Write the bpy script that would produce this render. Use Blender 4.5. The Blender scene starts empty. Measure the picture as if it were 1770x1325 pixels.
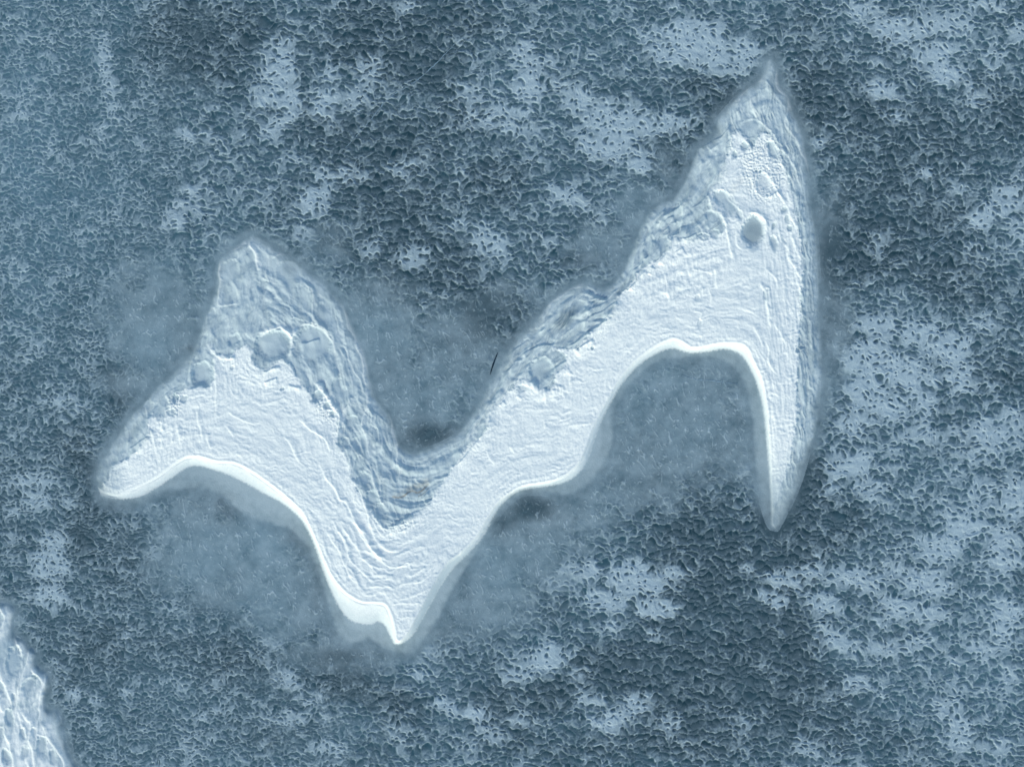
import bpy, math
import numpy as np

# ------------------------------------------------------------------ camera, sky, sun
SC = bpy.context.scene
PX = 0.02                       # metres of lake per survey unit (the lake is mapped as 1770 x 1325 units)
CX, CY = 885.0, 662.5
cam_d = bpy.data.cameras.new("camera"); cam = bpy.data.objects.new("camera", cam_d)
SC.collection.objects.link(cam); SC.camera = cam
ALT = 90.0
cam.location = (0, 0, ALT); cam.rotation_euler = (0, 0, 0)
cam_d.sensor_width = 36.0; cam_d.lens = 36.0 * ALT / (1770 * PX)
cam_d.clip_start = 0.5; cam_d.clip_end = 5000

SUN_EL, SUN_AZ = math.radians(27), math.radians(207)     # azimuth clockwise from +Y
w = bpy.data.worlds.new("World"); SC.world = w; w.use_nodes = True
nt = w.node_tree
for n in list(nt.nodes): nt.nodes.remove(n)
sky = nt.nodes.new("ShaderNodeTexSky"); sky.sky_type = 'NISHITA'; sky.sun_disc = False
sky.sun_elevation = SUN_EL; sky.sun_rotation = SUN_AZ; sky.ozone_density = 0.35
bg = nt.nodes.new("ShaderNodeBackground"); bg.inputs['Strength'].default_value = 0.15
wo = nt.nodes.new("ShaderNodeOutputWorld")
nt.links.new(sky.outputs[0], bg.inputs[0]); nt.links.new(bg.outputs[0], wo.inputs[0])
sd = bpy.data.lights.new("sun", 'SUN'); sd.energy = 1.75; sd.angle = math.radians(7); sd.color = (1.0, 0.91, 0.72)
so = bpy.data.objects.new("sun", sd); SC.collection.objects.link(so)
from mathutils import Vector
dirv = Vector((math.sin(SUN_AZ) * math.cos(SUN_EL), math.cos(SUN_AZ) * math.cos(SUN_EL), math.sin(SUN_EL)))
so.rotation_euler = dirv.to_track_quat('Z', 'Y').to_euler(); so.location = (-20, -30, 40)
SC.view_settings.view_transform = 'Standard'; SC.view_settings.look = 'None'
SC.view_settings.gamma = 1; SC.view_settings.exposure = 0.48

# ------------------------------------------------------------------ numeric helpers
F = np.float32
def ss(a, b, x):
    t = np.clip((x - a) / (b - a), 0, 1); return t * t * (3 - 2 * t)
def _tab(seed):
    r = np.random.RandomState(seed); p = r.permutation(256); return p.astype(np.int32), r.rand(256).astype(F)
def vnoise(x, y, seed=0):
    """gradient noise, about -1..1"""
    p, v = _tab(seed)
    xi = np.floor(x).astype(np.int32); yi = np.floor(y).astype(np.int32)
    fx = (x - xi).astype(F); fy = (y - yi).astype(F)
    u = fx * fx * fx * (fx * (fx * 6 - 15) + 10); w_ = fy * fy * fy * (fy * (fy * 6 - 15) + 10)
    def g(ix, iy, dx, dy):
        a = v[p[(p[ix & 255] + iy) & 255]] * F(2 * math.pi)
        return np.cos(a) * dx + np.sin(a) * dy
    a = g(xi, yi, fx, fy); b = g(xi + 1, yi, fx - 1, fy)
    c = g(xi, yi + 1, fx, fy - 1); d = g(xi + 1, yi + 1, fx - 1, fy - 1)
    return (a + (b - a) * u + ((c + (d - c) * u) - (a + (b - a) * u)) * w_) * F(1.5)
def fbm(x, y, seed=0, octv=4, gain=.5):
    s = 0; a = 1.0; f = 1.0; n = 0
    for i in range(octv):
        s = s + a * vnoise(x * f + 17.3 * i, y * f - 9.1 * i, seed + i); n += a; a *= gain; f *= 2.03
    return s / n
def rnd(ix, iy, k):
    h = (ix * 374761393 + iy * 668265263 + k * 974711).astype(np.int64) & 0x7fffffff
    h = ((h ^ (h >> 13)) * 1274126177) & 0x7fffffff
    h = (h ^ (h >> 16)) & 0xffff
    return (h / 65535.0).astype(F)
def smooth_line(pts, step=3.0, closed=False):
    P = np.array(pts, float); n = len(P)
    if n < 3: 
        m = max(2, int(np.hypot(*(P[-1] - P[0])) / step)); t = np.linspace(0, 1, m)[:, None]; return P[0] + (P[-1] - P[0]) * t
    out = []
    rng = range(n if closed else n - 1)
    for i in rng:
        p1 = P[i]; p2 = P[(i + 1) % n]
        p0 = P[(i - 1) % n] if (closed or i > 0) else 2 * p1 - p2
        p3 = P[(i + 2) % n] if (closed or i < n - 2) else 2 * p2 - p1
        m = max(1, int(np.hypot(*(p2 - p1)) / step))
        for k in range(m):
            t = k / m
            out.append(.5 * ((2 * p1) + (p2 - p0) * t + (2 * p0 - 5 * p1 + 4 * p2 - p3) * t * t + (3 * p1 - p0 - 3 * p2 + p3) * t ** 3))
    if not closed: out.append(P[-1])
    return np.array(out)
def line_dist(X, Y, pts):
    """distance to a polyline, and the parameter 0..1 along it, and signed side"""
    best = np.full(X.shape, 1e9, F); par = np.zeros(X.shape, F); side = np.zeros(X.shape, F)
    P = np.asarray(pts, F); L = np.concatenate([[0], np.cumsum(np.hypot(*np.diff(P, axis=0).T))]); T = L[-1]
    for i in range(len(P) - 1):
        ax, ay = P[i]; bx, by = P[i + 1]; dx, dy = bx - ax, by - ay; l2 = dx * dx + dy * dy
        if l2 < 1e-6: continue
        t = np.clip(((X - ax) * dx + (Y - ay) * dy) / l2, 0, 1)
        ex = X - (ax + t * dx); ey = Y - (ay + t * dy); d = ex * ex + ey * ey
        m = d < best
        best = np.where(m, d, best)
        par = np.where(m, (L[i] + t * math.sqrt(l2)) / T, par)
        side = np.where(m, np.sign(dx * ey - dy * ex), side)
    return np.sqrt(best), par.astype(F), side
def inside(X, Y, pts):
    r = np.zeros(X.shape, bool); P = np.asarray(pts, F); n = len(P); j = n - 1
    for i in range(n):
        xi, yi = P[i]; xj, yj = P[j]
        if yi != yj:
            c = ((yi > Y) != (yj > Y)) & (X < (xj - xi) * (Y - yi) / (yj - yi) + xi)
            r ^= c
        j = i
    return r
def sdf(X, Y, pts):      # positive inside
    d, _, _ = line_dist(X, Y, np.vstack([pts, pts[:1]]))
    return np.where(inside(X, Y, pts), d, -d)
class Field:
    """a smooth quantity worked out on a coarse lattice, read anywhere"""
    def __init__(s, x0, y0, x1, y1, st, fn):
        s.x0, s.y0, s.st = x0, y0, st
        xs = np.arange(x0, x1 + st, st, dtype=F); ys = np.arange(y0, y1 + st, st, dtype=F)
        X, Y = np.meshgrid(xs, ys); s.a = fn(X, Y)
        if not isinstance(s.a, (list, tuple)): s.a = [s.a]
    def __call__(s, X, Y):
        h, w_ = s.a[0].shape
        u = np.clip((X - s.x0) / s.st, 0, w_ - 1.001); v = np.clip((Y - s.y0) / s.st, 0, h - 1.001)
        i = u.astype(np.int32); j = v.astype(np.int32); fu = (u - i).astype(F); fv = (v - j).astype(F)
        r = []
        for a in s.a:
            a = a.astype(F)
            r.append((a[j, i] * (1 - fu) + a[j, i + 1] * fu) * (1 - fv) + (a[j + 1, i] * (1 - fu) + a[j + 1, i + 1] * fu) * fv)
        return r if len(r) > 1 else r[0]
def blur(a, n=1):
    for _ in range(n):
        b = a.copy()
        b[1:-1] = a[1:-1] * .5 + (a[:-2] + a[2:]) * .25; a = b; b = a.copy()
        b[:, 1:-1] = a[:, 1:-1] * .5 + (a[:, :-2] + a[:, 2:]) * .25; a = b
    return a

# ------------------------------------------------------------------ the survey: outlines in survey units
NORTH = [(166,838),(163,822),(168,800),(185,775),(205,745),(228,712),(250,690),(272,665),(300,640),(325,612),(338,590),(345,565),(352,545),(362,525),
 (370,490),(370,465),(376,448),(400,430),(432,405),(450,408),(475,425),(505,448),(530,465),(560,488),(590,520),(603,545),(618,580),(632,610),
 (642,650),(654,690),(674,715),(686,750),(695,768),(712,780),(735,774),(760,764),(788,748),(806,728),(822,700),(838,670),(855,640),(870,612),
 (888,590),(905,570),(925,550),(945,525),(965,508),(1000,488),(1015,485),(1040,494),(1060,485),(1076,465),(1085,440),(1095,415),(1105,390),
 (1120,365),(1135,352),(1160,340),(1178,320),(1190,290),(1200,262),(1212,248),(1232,235),(1236,210),(1250,190),(1270,168),(1290,152),
 (1310,138),(1320,112),(1335,96),(1345,118),(1350,148),(1362,165),(1372,185),(1384,215),(1394,250),(1399,290),(1403,330),(1410,380),
 (1415,420),(1418,480),(1419,540),(1423,590),(1426,650),(1421,700),(1414,740),(1401,780),(1390,820),(1375,860),(1360,890),(1345,918)]
S_OUT = [(166,838),(172,860),(190,872),(215,876),(245,873),(270,858),(300,850),(345,850),(380,860),(412,885),(450,905),(495,918),(522,940),(540,975),
 (555,1015),(568,1060),(580,1095),(600,1115),(640,1112),(665,1125),(692,1134),(718,1130),(733,1110),(752,1085),(772,1050),(792,1010),(818,970),(847,920),
 (868,888),(888,866),(912,856),(950,857),(988,857),(1014,845),(1036,822),(1054,792),(1062,760),(1064,730),(1068,702),(1082,682),(1100,657),(1124,636),
 (1152,624),(1200,622),(1240,624),(1262,636),(1280,660),(1292,700),(1298,740),(1300,780),(1305,830),(1316,880),(1328,912),(1345,918)]
CREST = [(172,845),(205,853),(238,838),(270,822),(300,800),(322,788),(345,787),(375,795),(405,797),(430,808),(460,828),(495,855),(525,885),(540,915),(553,945),
 (566,975),(580,1000),(600,1022),(625,1036),(650,1038),(668,1042),(677,1058),(683,1080),(688,1107),(703,1094),(722,1060),(738,1030),(755,998),(774,970),
 (800,950),(825,922),(845,888),(862,865),(885,848),(905,838),(940,832),(972,822),(998,800),(1012,770),(1023,740),(1038,710),(1052,685),(1065,662),(1090,630),
 (1118,606),(1145,590),(1165,584),(1180,590),(1195,600),(1215,598),(1240,593),(1278,593),(1293,603),(1303,625),(1315,650),(1322,680),(1327,720),(1330,760),
 (1333,800),(1335,850),(1336,908)]
TOE = [(172,855),(210,861),(246,855),(268,843),(300,822),(325,806),(345,804),(375,812),(400,821),(430,836),(460,853),(490,869),(518,893),(533,915),(546,945),
 (560,985),(578,1030),(596,1060),(612,1073),(640,1077),(656,1072),(668,1082),(675,1096),(687,1112),(712,1096),(730,1066),(748,1034),(768,1000),(788,975),
 (812,952),(835,924),(853,890),(868,868),(889,851),(911,843),(950,838),(983,829),(1008,806),(1021,775),(1032,743),(1045,713),(1059,688),(1073,664),(1100,633),
 (1130,612),(1160,601),(1190,608),(1220,607),(1250,602),(1270,606),(1285,616),(1297,635),(1308,660),(1317,690),(1322,722),(1326,760),(1329,800),(1332,850),(1334,910)]
FRESH_N = [(178,850),(185,828),(202,803),(228,788),(250,764),(258,750),(257,732),(264,716),(276,724),(290,706),(299,690),(318,674),(345,668),(362,668),(371,650),
 (371,622),(363,599),(378,612),(396,618),(408,604),(424,598),(436,606),(440,628),(458,640),(470,635),(484,624),(498,628),(512,646),(526,666),(540,684),(552,697),
 (553,700),(548,668),(557,666),(567,684),(580,704),(587,722),(584,745),(584,765),(600,790),(608,815),(618,842),(635,872),(652,896),(670,912),(692,905),(712,892),
 (740,872),(752,850),(775,818),(798,785),(818,764),(838,748),(845,715),(862,695),(882,675),(902,655),(920,660),(935,672),(955,668),(962,645),(978,628),(972,608),
 (958,602),(990,604),(1010,588),(1035,563),(1060,538),(1067,515),(1082,500),(1097,482),(1115,462),(1140,445),(1156,428),(1160,412),(1180,414),(1208,414),(1222,400),
 (1246,404),(1252,390),(1242,368),(1226,350),(1232,325),(1245,310),(1252,285),(1260,262),(1264,240),(1275,228),(1290,240),(1300,258),(1312,232),(1324,232),(1340,250),
 (1352,280),(1362,312),(1370,345),(1377,385),(1383,420),(1388,460),(1384,500),(1382,560),(1380,610),(1376,660),(1378,700),(1374,740),(1366,790),(1354,830),(1345,862),(1337,870)]
DUNE = smooth_line(NORTH, 4).tolist() + smooth_line(S_OUT, 4).tolist()[::-1][1:-1]
BODY = smooth_line(NORTH, 4).tolist() + smooth_line(CREST, 3).tolist()[::-1][1:-1]
BTOE = smooth_line(NORTH, 4).tolist() + smooth_line(TOE, 3).tolist()[::-1][1:-1]
FRESH = smooth_line(FRESH_N, 3).tolist() + smooth_line(TOE, 3).tolist()[::-1][3:-1]
DUNE2 = smooth_line([(-60,1015),(0,1038),(14,1040),(25,1046),(30,1058),(26,1075),(28,1098),(44,1104),(54,1120),(65,1126),(66,1148),(76,1158),(86,1153),(87,1181),(82,1204),
 (84,1226),(98,1222),(110,1241),(115,1273),(120,1296),(130,1317),(160,1345),(205,1400),(150,1490),(-60,1540),(-250,1480),(-290,1300),(-200,1130)], 4, True)

# hollows blown out of the snow: cx, cy, rx, ry, turn (deg), depth m, how much grey old snow shows
HOLLOWS = [(473,598,33,28,-12,.07,1),(541,597,34,36,10,.06,1),(1301,401,22,30,8,.10,1),(936,640,22,23,20,.06,.9),(350,647,19,22,10,.06,1),(1256,352,15,30,-38,.05,.8)]
PITS = [(405,588,12,13,0,.05,.9),(397,470,17,22,20,.035,.7),(455,494,9,13,25,.04,.8),(500,470,22,22,0,.03,.8),(478,522,9,8,0,.025,.7),(365,545,6,13,25,.03,.8),
 (352,590,7,20,12,.03,.8),(516,560,12,9,30,.03,.8),(425,585,8,7,0,.03,.4),(525,515,14,24,-10,.025,.6),(560,545,16,22,-20,.02,.6),(630,829,12,15,-25,.05,1),(645,859,12,16,-20,.05,1),(660,881,10,13,-25,.04,.9),
 (599,766,8,10,-20,.035,.9),(615,769,9,13,-20,.04,.9),(608,730,12,13,0,.04,.9),(590,750,6,13,15,.04,.9),(649,750,8,15,-25,.03,.8),(680,786,8,18,10,.03,.8),(684,818,7,16,5,.03,.8),(622,800,9,14,-20,.03,.8),
 (590,680,14,30,-25,.04,.9),(545,690,8,10,20,.045,.9),(552,683,10,9,0,.04,1),(566,702,6,8,0,.04,.8),(575,716,5,6,0,.04,.7),(901,672,15,9,-15,.035,.5),(1264,361,8,10,0,.03,.6),(1278,372,6,10,-20,.035,.6),
 (1287,254,8,9,20,.045,.9),(1270,268,5,7,0,.04,.9),(1336,261,10,19,-25,.05,.9),(1297,222,20,16,0,.03,.7),(1319,318,13,18,-15,.035,.3),(1355,363,7,7,0,.04,.9),(1364,395,5,6,0,.035,.9),
 (1337,420,8,15,-10,.045,.7),(1336,392,3,8,20,.04,.8),(1360,380,5,9,-15,.03,.8),(1314,297,3,3,0,.04,1),(1307,296,2.5,3,0,.04,1),(1232,378,14,16,-35,.03,.8),(1235,405,11,8,30,.035,.7),(1215,410,12,7,0,.03,.7),(1196,395,10,12,0,.02,.6),
 (1218,268,12,14,30,.025,.7),(1383,600,6,3,0,.03,.5),(1378,606,4,5,0,.04,1),(1323,508,6,12,0,.035,.5),(1355,420,5,7,0,.02,.4),(1170,365,8,14,20,.03,.8),(1165,395,8,14,30,.03,.9),(1120,425,9,18,15,.035,.9),(1145,420,9,16,10,.03,.9),
 (318,690,7,8,0,.035,.7),(297,712,9,8,-20,.03,.7),(303,690,4,9,0,.045,.9),(308,686,3,5,0,.05,1),(256,700,10,9,0,.02,.8),(925,580,14,13,30,.025,.6),(905,598,8,14,35,.02,.6),(1002,530,14,10,-35,.02,.5),
 (402,635,4,4,0,.03,.3),(488,672,5,3,-30,.03,.3),(1208,560,5,8,0,.02,.2),(1205,516,5,7,0,.02,.2),(1000,603,3,4,20,.04,.6),(1024,601,3,4,20,.045,.6)]
# soft bare windows in the dune where lake ice shows: cx, cy, rx, ry, turn, how bare
BARE = [(978,550,13,36,42,.85),(1015,470,60,18,-25,.35),(541,605,12,8,0,.12),(1301,403,21,28,8,.45),(936,645,15,15,0,.3),(480,612,18,14,0,.15),(536,622,6,5,0,.3),(1075,500,10,22,25,.35),(1340,140,14,30,0,.35),(1390,600,14,40,0,.25),(500,465,18,18,0,.3),(545,520,26,30,-30,.2),(1372,245,14,50,-18,.2),(1402,560,14,70,0,.3),
        (1185,325,8,22,30,.3),(880,625,12,40,32,.3),(228,745,14,36,45,.25),(590,520,16,30,-30,.35),(600,1090,20,14,0,.2),(850,650,8,45,30,.4)]
# sharp little ridges (width, height in cm, points)
RIDGES = [
 (2.2,3.2,[(432,416),(433,426),(442,438),(443,453),(446,470)]),(1.6,2,[(384,444),(404,431),(432,419)]),(1.6,2,[(379,446),(378,471),(381,492),(377,516),(381,528),(420,524)]),(1.5,1.8,[(462,455),(461,475),(466,492),(457,509),(452,528)]),
 (1.4,1.8,[(469,448),(486,439),(498,443),(510,453)]),(1.6,1.8,[(523,490),(537,497),(541,509),(541,535),(541,562)]),(1.3,1.4,[(498,522),(506,543),(520,561)]),(1.6,2.6,[(516,566),(532,560),(552,567),(567,578),(576,594),(580,612)]),
 (2.2,3.4,[(446,584),(462,574),(478,568),(486,565),(496,576),(503,583),(512,574),(520,563)]),(2.2,3,[(486,560),(495,572),(503,582),(502,600),(500,618)]),(1.5,1.6,[(578,529),(581,543),(583,560),(590,580)]),(1.6,2,[(584,522),(595,534),(601,560),(612,582),(620,615)]),
 (1.3,1.4,[(527,466),(544,477),(559,488)]),(1.8,2.4,[(609,580),(617,602),(627,624),(631,656),(634,682),(633,709),(626,729),(633,760),(639,784),(643,805)]),(1.4,1.8,[(595,597),(602,617),(610,636),(622,655),(629,682)]),
 (1.4,1.6,[(585,597),(593,609),(595,622),(592,641),(597,661),(604,678)]),(1.7,2.2,[(672,712),(678,733),(678,753),(685,772),(687,792),(690,815),(689,836)]),(1.3,1.6,[(612,682),(626,702)]),(1.8,2.2,[(607,682),(602,699),(595,706),(592,717)]),
 (1.3,1.6,[(646,729),(656,751),(652,770)]),(1.3,1.6,[(639,746),(650,760),(646,772)]),(1.5,1.9,[(595,746),(604,763),(616,780),(622,800)]),(1.3,1.6,[(617,743),(624,767),(630,790)]),(1.8,2.4,[(630,800),(642,817),(649,842),(657,863),(671,880)]),
 (1.6,2,[(652,818),(656,830),(662,820)]),
 (2.4,3.4,[(539,658),(549,665),(563,682),(571,695),(580,709),(588,719),(587,738),(583,760)]),(2.0,2.2,[(364,600),(370,609),(378,617),(392,620),(406,617)]),(1.8,1.8,[(371,624),(374,650),(374,690),(376,726)]),
 (1.8,2.0,[(342,705),(345,734),(352,760)]),(1.8,1.8,[(360,748),(362,762),(366,775)]),(1.6,1.6,[(396,707),(401,716),(422,726),(445,736)]),(1.7,1.6,[(391,731),(398,743),(406,755)]),(1.6,1.4,[(401,668),(405,683),(415,690)]),
 (2.4,2.6,[(517,721),(526,730),(534,738),(553,751),(566,763),(571,782)]),(1.9,1.6,[(488,751),(500,763),(510,784),(520,800)]),(1.8,1.8,[(280,725),(282,745)]),(1.4,1.4,[(262,740),(266,760),(270,776)]),
 (1.8,1.9,[(308,735),(311,752),(315,768)]),(1.6,1.6,[(297,745),(300,765)]),(1.5,1.5,[(277,755),(281,775)]),(1.5,1.3,[(318,745),(319,765)]),(1.6,1.8,[(250,700),(256,718),(254,735)]),(1.6,2.2,[(285,682),(295,699),(297,718)]),
 (2.2,2.4,[(560,800),(565,825),(581,846),(588,862),(599,866),(608,883),(615,900),(627,921),(641,942),(657,968),(669,977)]),(2.0,2.2,[(600,815),(608,828),(625,852),(635,883),(640,905),(646,922),(659,941),(676,951),(701,953)]),
 (1.8,1.8,[(600,890),(618,910),(632,934),(649,954),(664,972),(684,979),(706,974),(720,963)]),(1.8,1.8,[(575,890),(582,910),(598,939),(604,959),(618,980),(635,995),(650,1012)]),(1.8,1.8,[(590,900),(598,917),(620,948),(628,965),(642,978),(659,995)]),
 (1.8,1.8,[(566,915),(577,937),(587,951),(596,971),(606,993),(618,1010)]),(1.6,1.5,[(645,890),(659,908),(669,920)]),(1.6,1.5,[(636,885),(648,905),(657,920),(670,930)]),(1.6,1.4,[(688,1010),(710,1006),(730,1002),(744,992),(753,981)]),
 (1.5,1.2,[(686,1036),(703,1032),(723,1026),(735,1018)]),(1.5,1.2,[(676,1043),(700,1041),(730,1041)]),(1.4,1.0,[(682,1055),(700,1052),(722,1054)]),(1.4,1.0,[(690,1068),(705,1064),(720,1067)]),(1.6,1.2,[(700,995),(720,990),(738,978)]),
 (1.9,2.2,[(900,655),(881,665),(870,680),(856,698),(847,712)]),(1.8,2.0,[(846,690),(835,712),(817,742),(803,766)]),(1.5,1.6,[(859,642),(842,673),(834,695),(817,732),(803,758)]),(1.5,1.5,[(872,640),(862,660),(848,685)]),
 (1.9,2.0,[(917,659),(922,671),(919,683)]),(1.8,1.8,[(892,683),(902,693)]),(1.7,1.7,[(941,668),(943,685),(944,702)]),(1.6,1.5,[(956,672),(957,685)]),(1.6,1.5,[(966,665),(967,682)]),(1.6,1.5,[(973,672),(974,686)]),(1.6,1.5,[(985,650),(985,664)]),
 (1.5,1.2,[(985,736),(1005,733),(1024,731)]),(1.6,1.4,[(841,775),(848,792),(856,803)]),(1.5,1.3,[(880,770),(890,785)]),(1.4,1.2,[(942,725),(943,742)]),
 (1.8,1.8,[(1014,492),(985,501),(965,517),(953,523),(944,545),(940,562)]),(1.5,1.6,[(1014,493),(1020,499),(1032,502)]),(1.5,1.5,[(1072,480),(1078,500),(1070,520)]),
 (1.9,2.4,[(1216,331),(1226,344),(1228,363),(1242,368),(1255,388),(1257,410),(1264,441),(1266,458)]),(1.9,2.2,[(1238,325),(1254,332),(1262,348),(1276,361),(1281,378)]),(2.0,2.4,[(1203,385),(1213,397),(1216,414)]),
 (1.8,1.6,[(1150,470),(1153,495),(1154,522)]),(1.8,1.6,[(1235,461),(1236,475),(1238,497)]),(1.6,1.2,[(1194,466),(1213,468),(1233,475)]),(2.6,3.2,[(1311,485),(1318,497),(1324,506),(1326,524),(1327,545),(1329,556),(1334,566)]),
 (1.8,1.6,[(1338,555),(1345,572),(1355,590),(1357,618)]),(1.8,1.8,[(1374,478),(1382,497),(1385,519)]),(1.8,1.8,[(1319,586),(1328,604),(1329,629),(1343,648)]),(1.5,1.5,[(1222,495),(1228,515),(1226,530)]),(1.5,1.4,[(1196,537),(1211,541),(1211,556)]),
 (1.5,1.4,[(1213,497),(1216,512)]),(1.5,1.4,[(1362,590),(1365,606)]),(1.5,1.3,[(1372,620),(1380,660),(1386,700)]),(1.5,1.3,[(1384,630),(1386,670),(1392,705)]),(1.5,1.3,[(1396,650),(1404,700)]),
 (1.9,2.2,[(1297,153),(1296,175),(1306,199),(1318,216),(1335,231),(1348,253),(1365,277),(1379,307),(1388,335)]),(1.5,2.0,[(1340,100),(1343,121),(1340,136),(1348,158),(1362,171),(1360,192),(1358,217),(1374,238),(1382,260),(1396,285),(1399,320)]),
 (1.5,1.8,[(1270,187),(1289,158),(1306,144),(1323,136)]),(1.4,1.6,[(1323,136),(1333,158),(1328,185)]),(1.6,1.8,[(1320,216),(1328,232),(1336,250),(1346,275),(1356,300)]),(1.6,2,[(1266,230),(1264,245),(1268,262)]),
 (1.8,2.0,[(1294,290),(1299,314),(1309,333),(1323,343),(1343,329)]),(2.0,2.2,[(1323,297),(1338,322),(1345,336),(1360,355)]),(1.6,2,[(1360,300),(1373,321),(1375,333)]),(1.7,2,[(1363,361),(1370,382),(1377,399)]),
 (1.9,2.2,[(1343,389),(1350,416),(1360,428),(1360,443),(1377,467),(1387,489)]),(1.7,1.8,[(1368,406),(1377,433),(1384,450)]),(1.7,1.7,[(1321,463),(1333,474),(1343,485),(1345,500)]),(1.6,1.5,[(1372,340),(1385,375),(1392,420),(1396,470)]),
 (1.4,1.4,[(1358,330),(1366,350),(1372,350)]),(1.4,1.3,[(1400,400),(1404,440),(1402,480)]),(1.8,2.2,[(1276,398),(1272,410),(1275,424),(1284,430)]),(2.2,2.6,[(1286,372),(1300,368),(1315,373),(1323,385),(1325,400)]),
 (1.4,1.4,[(1300,560),(1320,600)]),(1.4,1.2,[(1410,520),(1414,560)]),(1.4,1.2,[(1398,560),(1404,600),(1410,640)])]
# low ledges that drop to the north-west (decay, height cm, points)
LEDGES = [(14,4,[(910,608),(895,620),(883,634),(868,658),(856,681),(842,705),(825,736),(808,770)]),(10,5,[(846,716),(842,728),(834,749),(817,771),(803,788),(786,806)]),(8,3,[(1080,466),(1067,479),(1046,486)]),
 (10,3.6,[(1063,498),(1055,513),(1026,522),(1014,532),(997,552)]),(10,3.2,[(1050,518),(1040,527),(1016,535),(999,552)]),(10,3.2,[(1067,518),(1050,532),(1024,545),(1002,559)]),
 (14,6,[(1072,512),(1060,530),(1041,556),(1023,571),(1002,585),(989,595),(978,598)]),(8,4.5,[(1026,585),(1009,596),(992,608)]),(14,4.5,[(958,595),(931,598),(911,607),(897,618)]),
 (12,4.5,[(1199,317),(1186,341),(1176,356),(1160,365),(1145,376)]),(12,4,[(1189,342),(1181,356),(1177,385),(1172,402),(1159,409)]),(10,3,[(1225,334),(1213,349),(1193,361)]),(8,3.5,[(1148,363),(1138,383)]),
 (10,4.5,[(1125,415),(1124,430),(1122,441),(1111,449)]),(10,5,[(1159,409),(1155,432),(1142,448),(1135,458)]),(8,6,[(1114,466),(1103,480),(1096,490),(1086,502)]),(7,5,[(1126,460),(1118,475)]),(10,3.5,[(1105,400),(1100,430),(1092,460),(1082,490)]),
 (12,3.5,[(1260,219),(1248,234),(1234,243),(1204,258)]),(8,3,[(1272,163),(1245,185),(1226,199)]),(12,4.5,[(670,908),(685,905),(700,895),(715,888)]),(9,3.5,[(738,872),(732,862),(742,850)]),
 (8,3,[(375,450),(400,433),(430,420)]),(9,3,[(258,752),(240,765),(222,776)]),(10,3.5,[(338,600),(333,620),(328,645),(325,662)]),(8,3,[(353,580),(347,600),(338,622)]),(10,3,[(360,540),(356,560),(348,580)]),
 (9,3,[(795,745),(808,722),(822,698),(830,680)]),(9,3,[(780,790),(795,768),(812,742),(826,716)]),(8,2.6,[(870,640),(884,612),(900,596),(915,585)]),(8,2.6,[(555,585),(530,592),(520,590)]),(8,4,[(455,640),(463,642),(472,636),(486,634)]),
 (8,3.5,[(456,660),(468,657),(480,653)]),(8,3,[(400,618),(408,618)]),(8,3,[(500,664),(512,668),(522,672)]),(8,2.5,[(1165,437),(1172,432),(1180,428)]),(8,3,[(1140,395),(1150,380),(1165,372)]),(9,3,[(1112,400),(1118,380),(1130,362)]),
 (7,3,[(1202,404),(1190,410),(1178,412)]),(7,3,[(1212,404),(1203,410)]),(8,4,[(1344,330),(1338,335),(1328,341)]),(7,3,[(880,674),(890,671),(898,667)]),(7,3,[(864,700),(872,692)])]
RIDGES2 = [(2.2,4,[(-2,1048),(6,1058),(9,1071),(0,1090),(-12,1104)]),(2.2,4,[(46,1100),(53,1124),(46,1149),(35,1186),(35,1218)]),(1.6,2.4,[(25,1098),(35,1124),(41,1135)]),(2.4,4.5,[(53,1151),(58,1160),(67,1168),(75,1179),(69,1193),(60,1213),(54,1222)]),
 (2.0,3.4,[(80,1166),(75,1185),(71,1205),(70,1230),(66,1246)]),(2.2,3.6,[(-8,1145),(0,1158),(8,1174),(14,1190),(20,1204),(23,1222)]),(2.2,3.6,[(35,1218),(46,1241),(55,1250),(53,1271),(58,1296),(62,1330)]),
 (2.2,3.4,[(70,1246),(76,1256),(81,1269),(92,1285),(108,1308),(111,1335)]),(2.0,3.6,[(5,1255),(12,1271),(21,1292),(28,1330)]),(2,3,[(34,1224),(38,1246),(44,1262),(46,1282)]),(1.8,3,[(-2,1205),(4,1218),(6,1230)]),(1.6,2,[(98,1222),(106,1240),(107,1252)]),
 (2.0,3,[(-10,1180),(-6,1210),(-2,1240)]),(2,3,[(48,1300),(50,1315),(60,1340)])]
PITS2 = [(24,1146,14,30,8,.10,1),(51,1184,12,21,15,.10,.9),(18,1242,8,20,-8,.08,1),(74,1290,11,22,-10,.09,.9),(3,1186,8,18,-20,.08,.9),(41,1266,6,13,-10,.07,.6),(14,1306,9,20,-12,.09,.8),(-3,1070,10,18,0,.07,.6),(45,1298,7,12,10,.06,.6),
 (26,1210,5,14,-10,.06,.5),(93,1308,7,16,-15,.05,.7),(5,1268,6,14,0,.06,.8),(60,1264,5,9,0,.05,.5),(-30,1150,20,40,0,.1,.8),(-25,1260,20,50,0,.1,.8),(40,1370,15,30,0,.1,.8),(100,1390,14,30,0,.1,.8),(-30,1350,20,40,0,.1,.8)]

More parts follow.
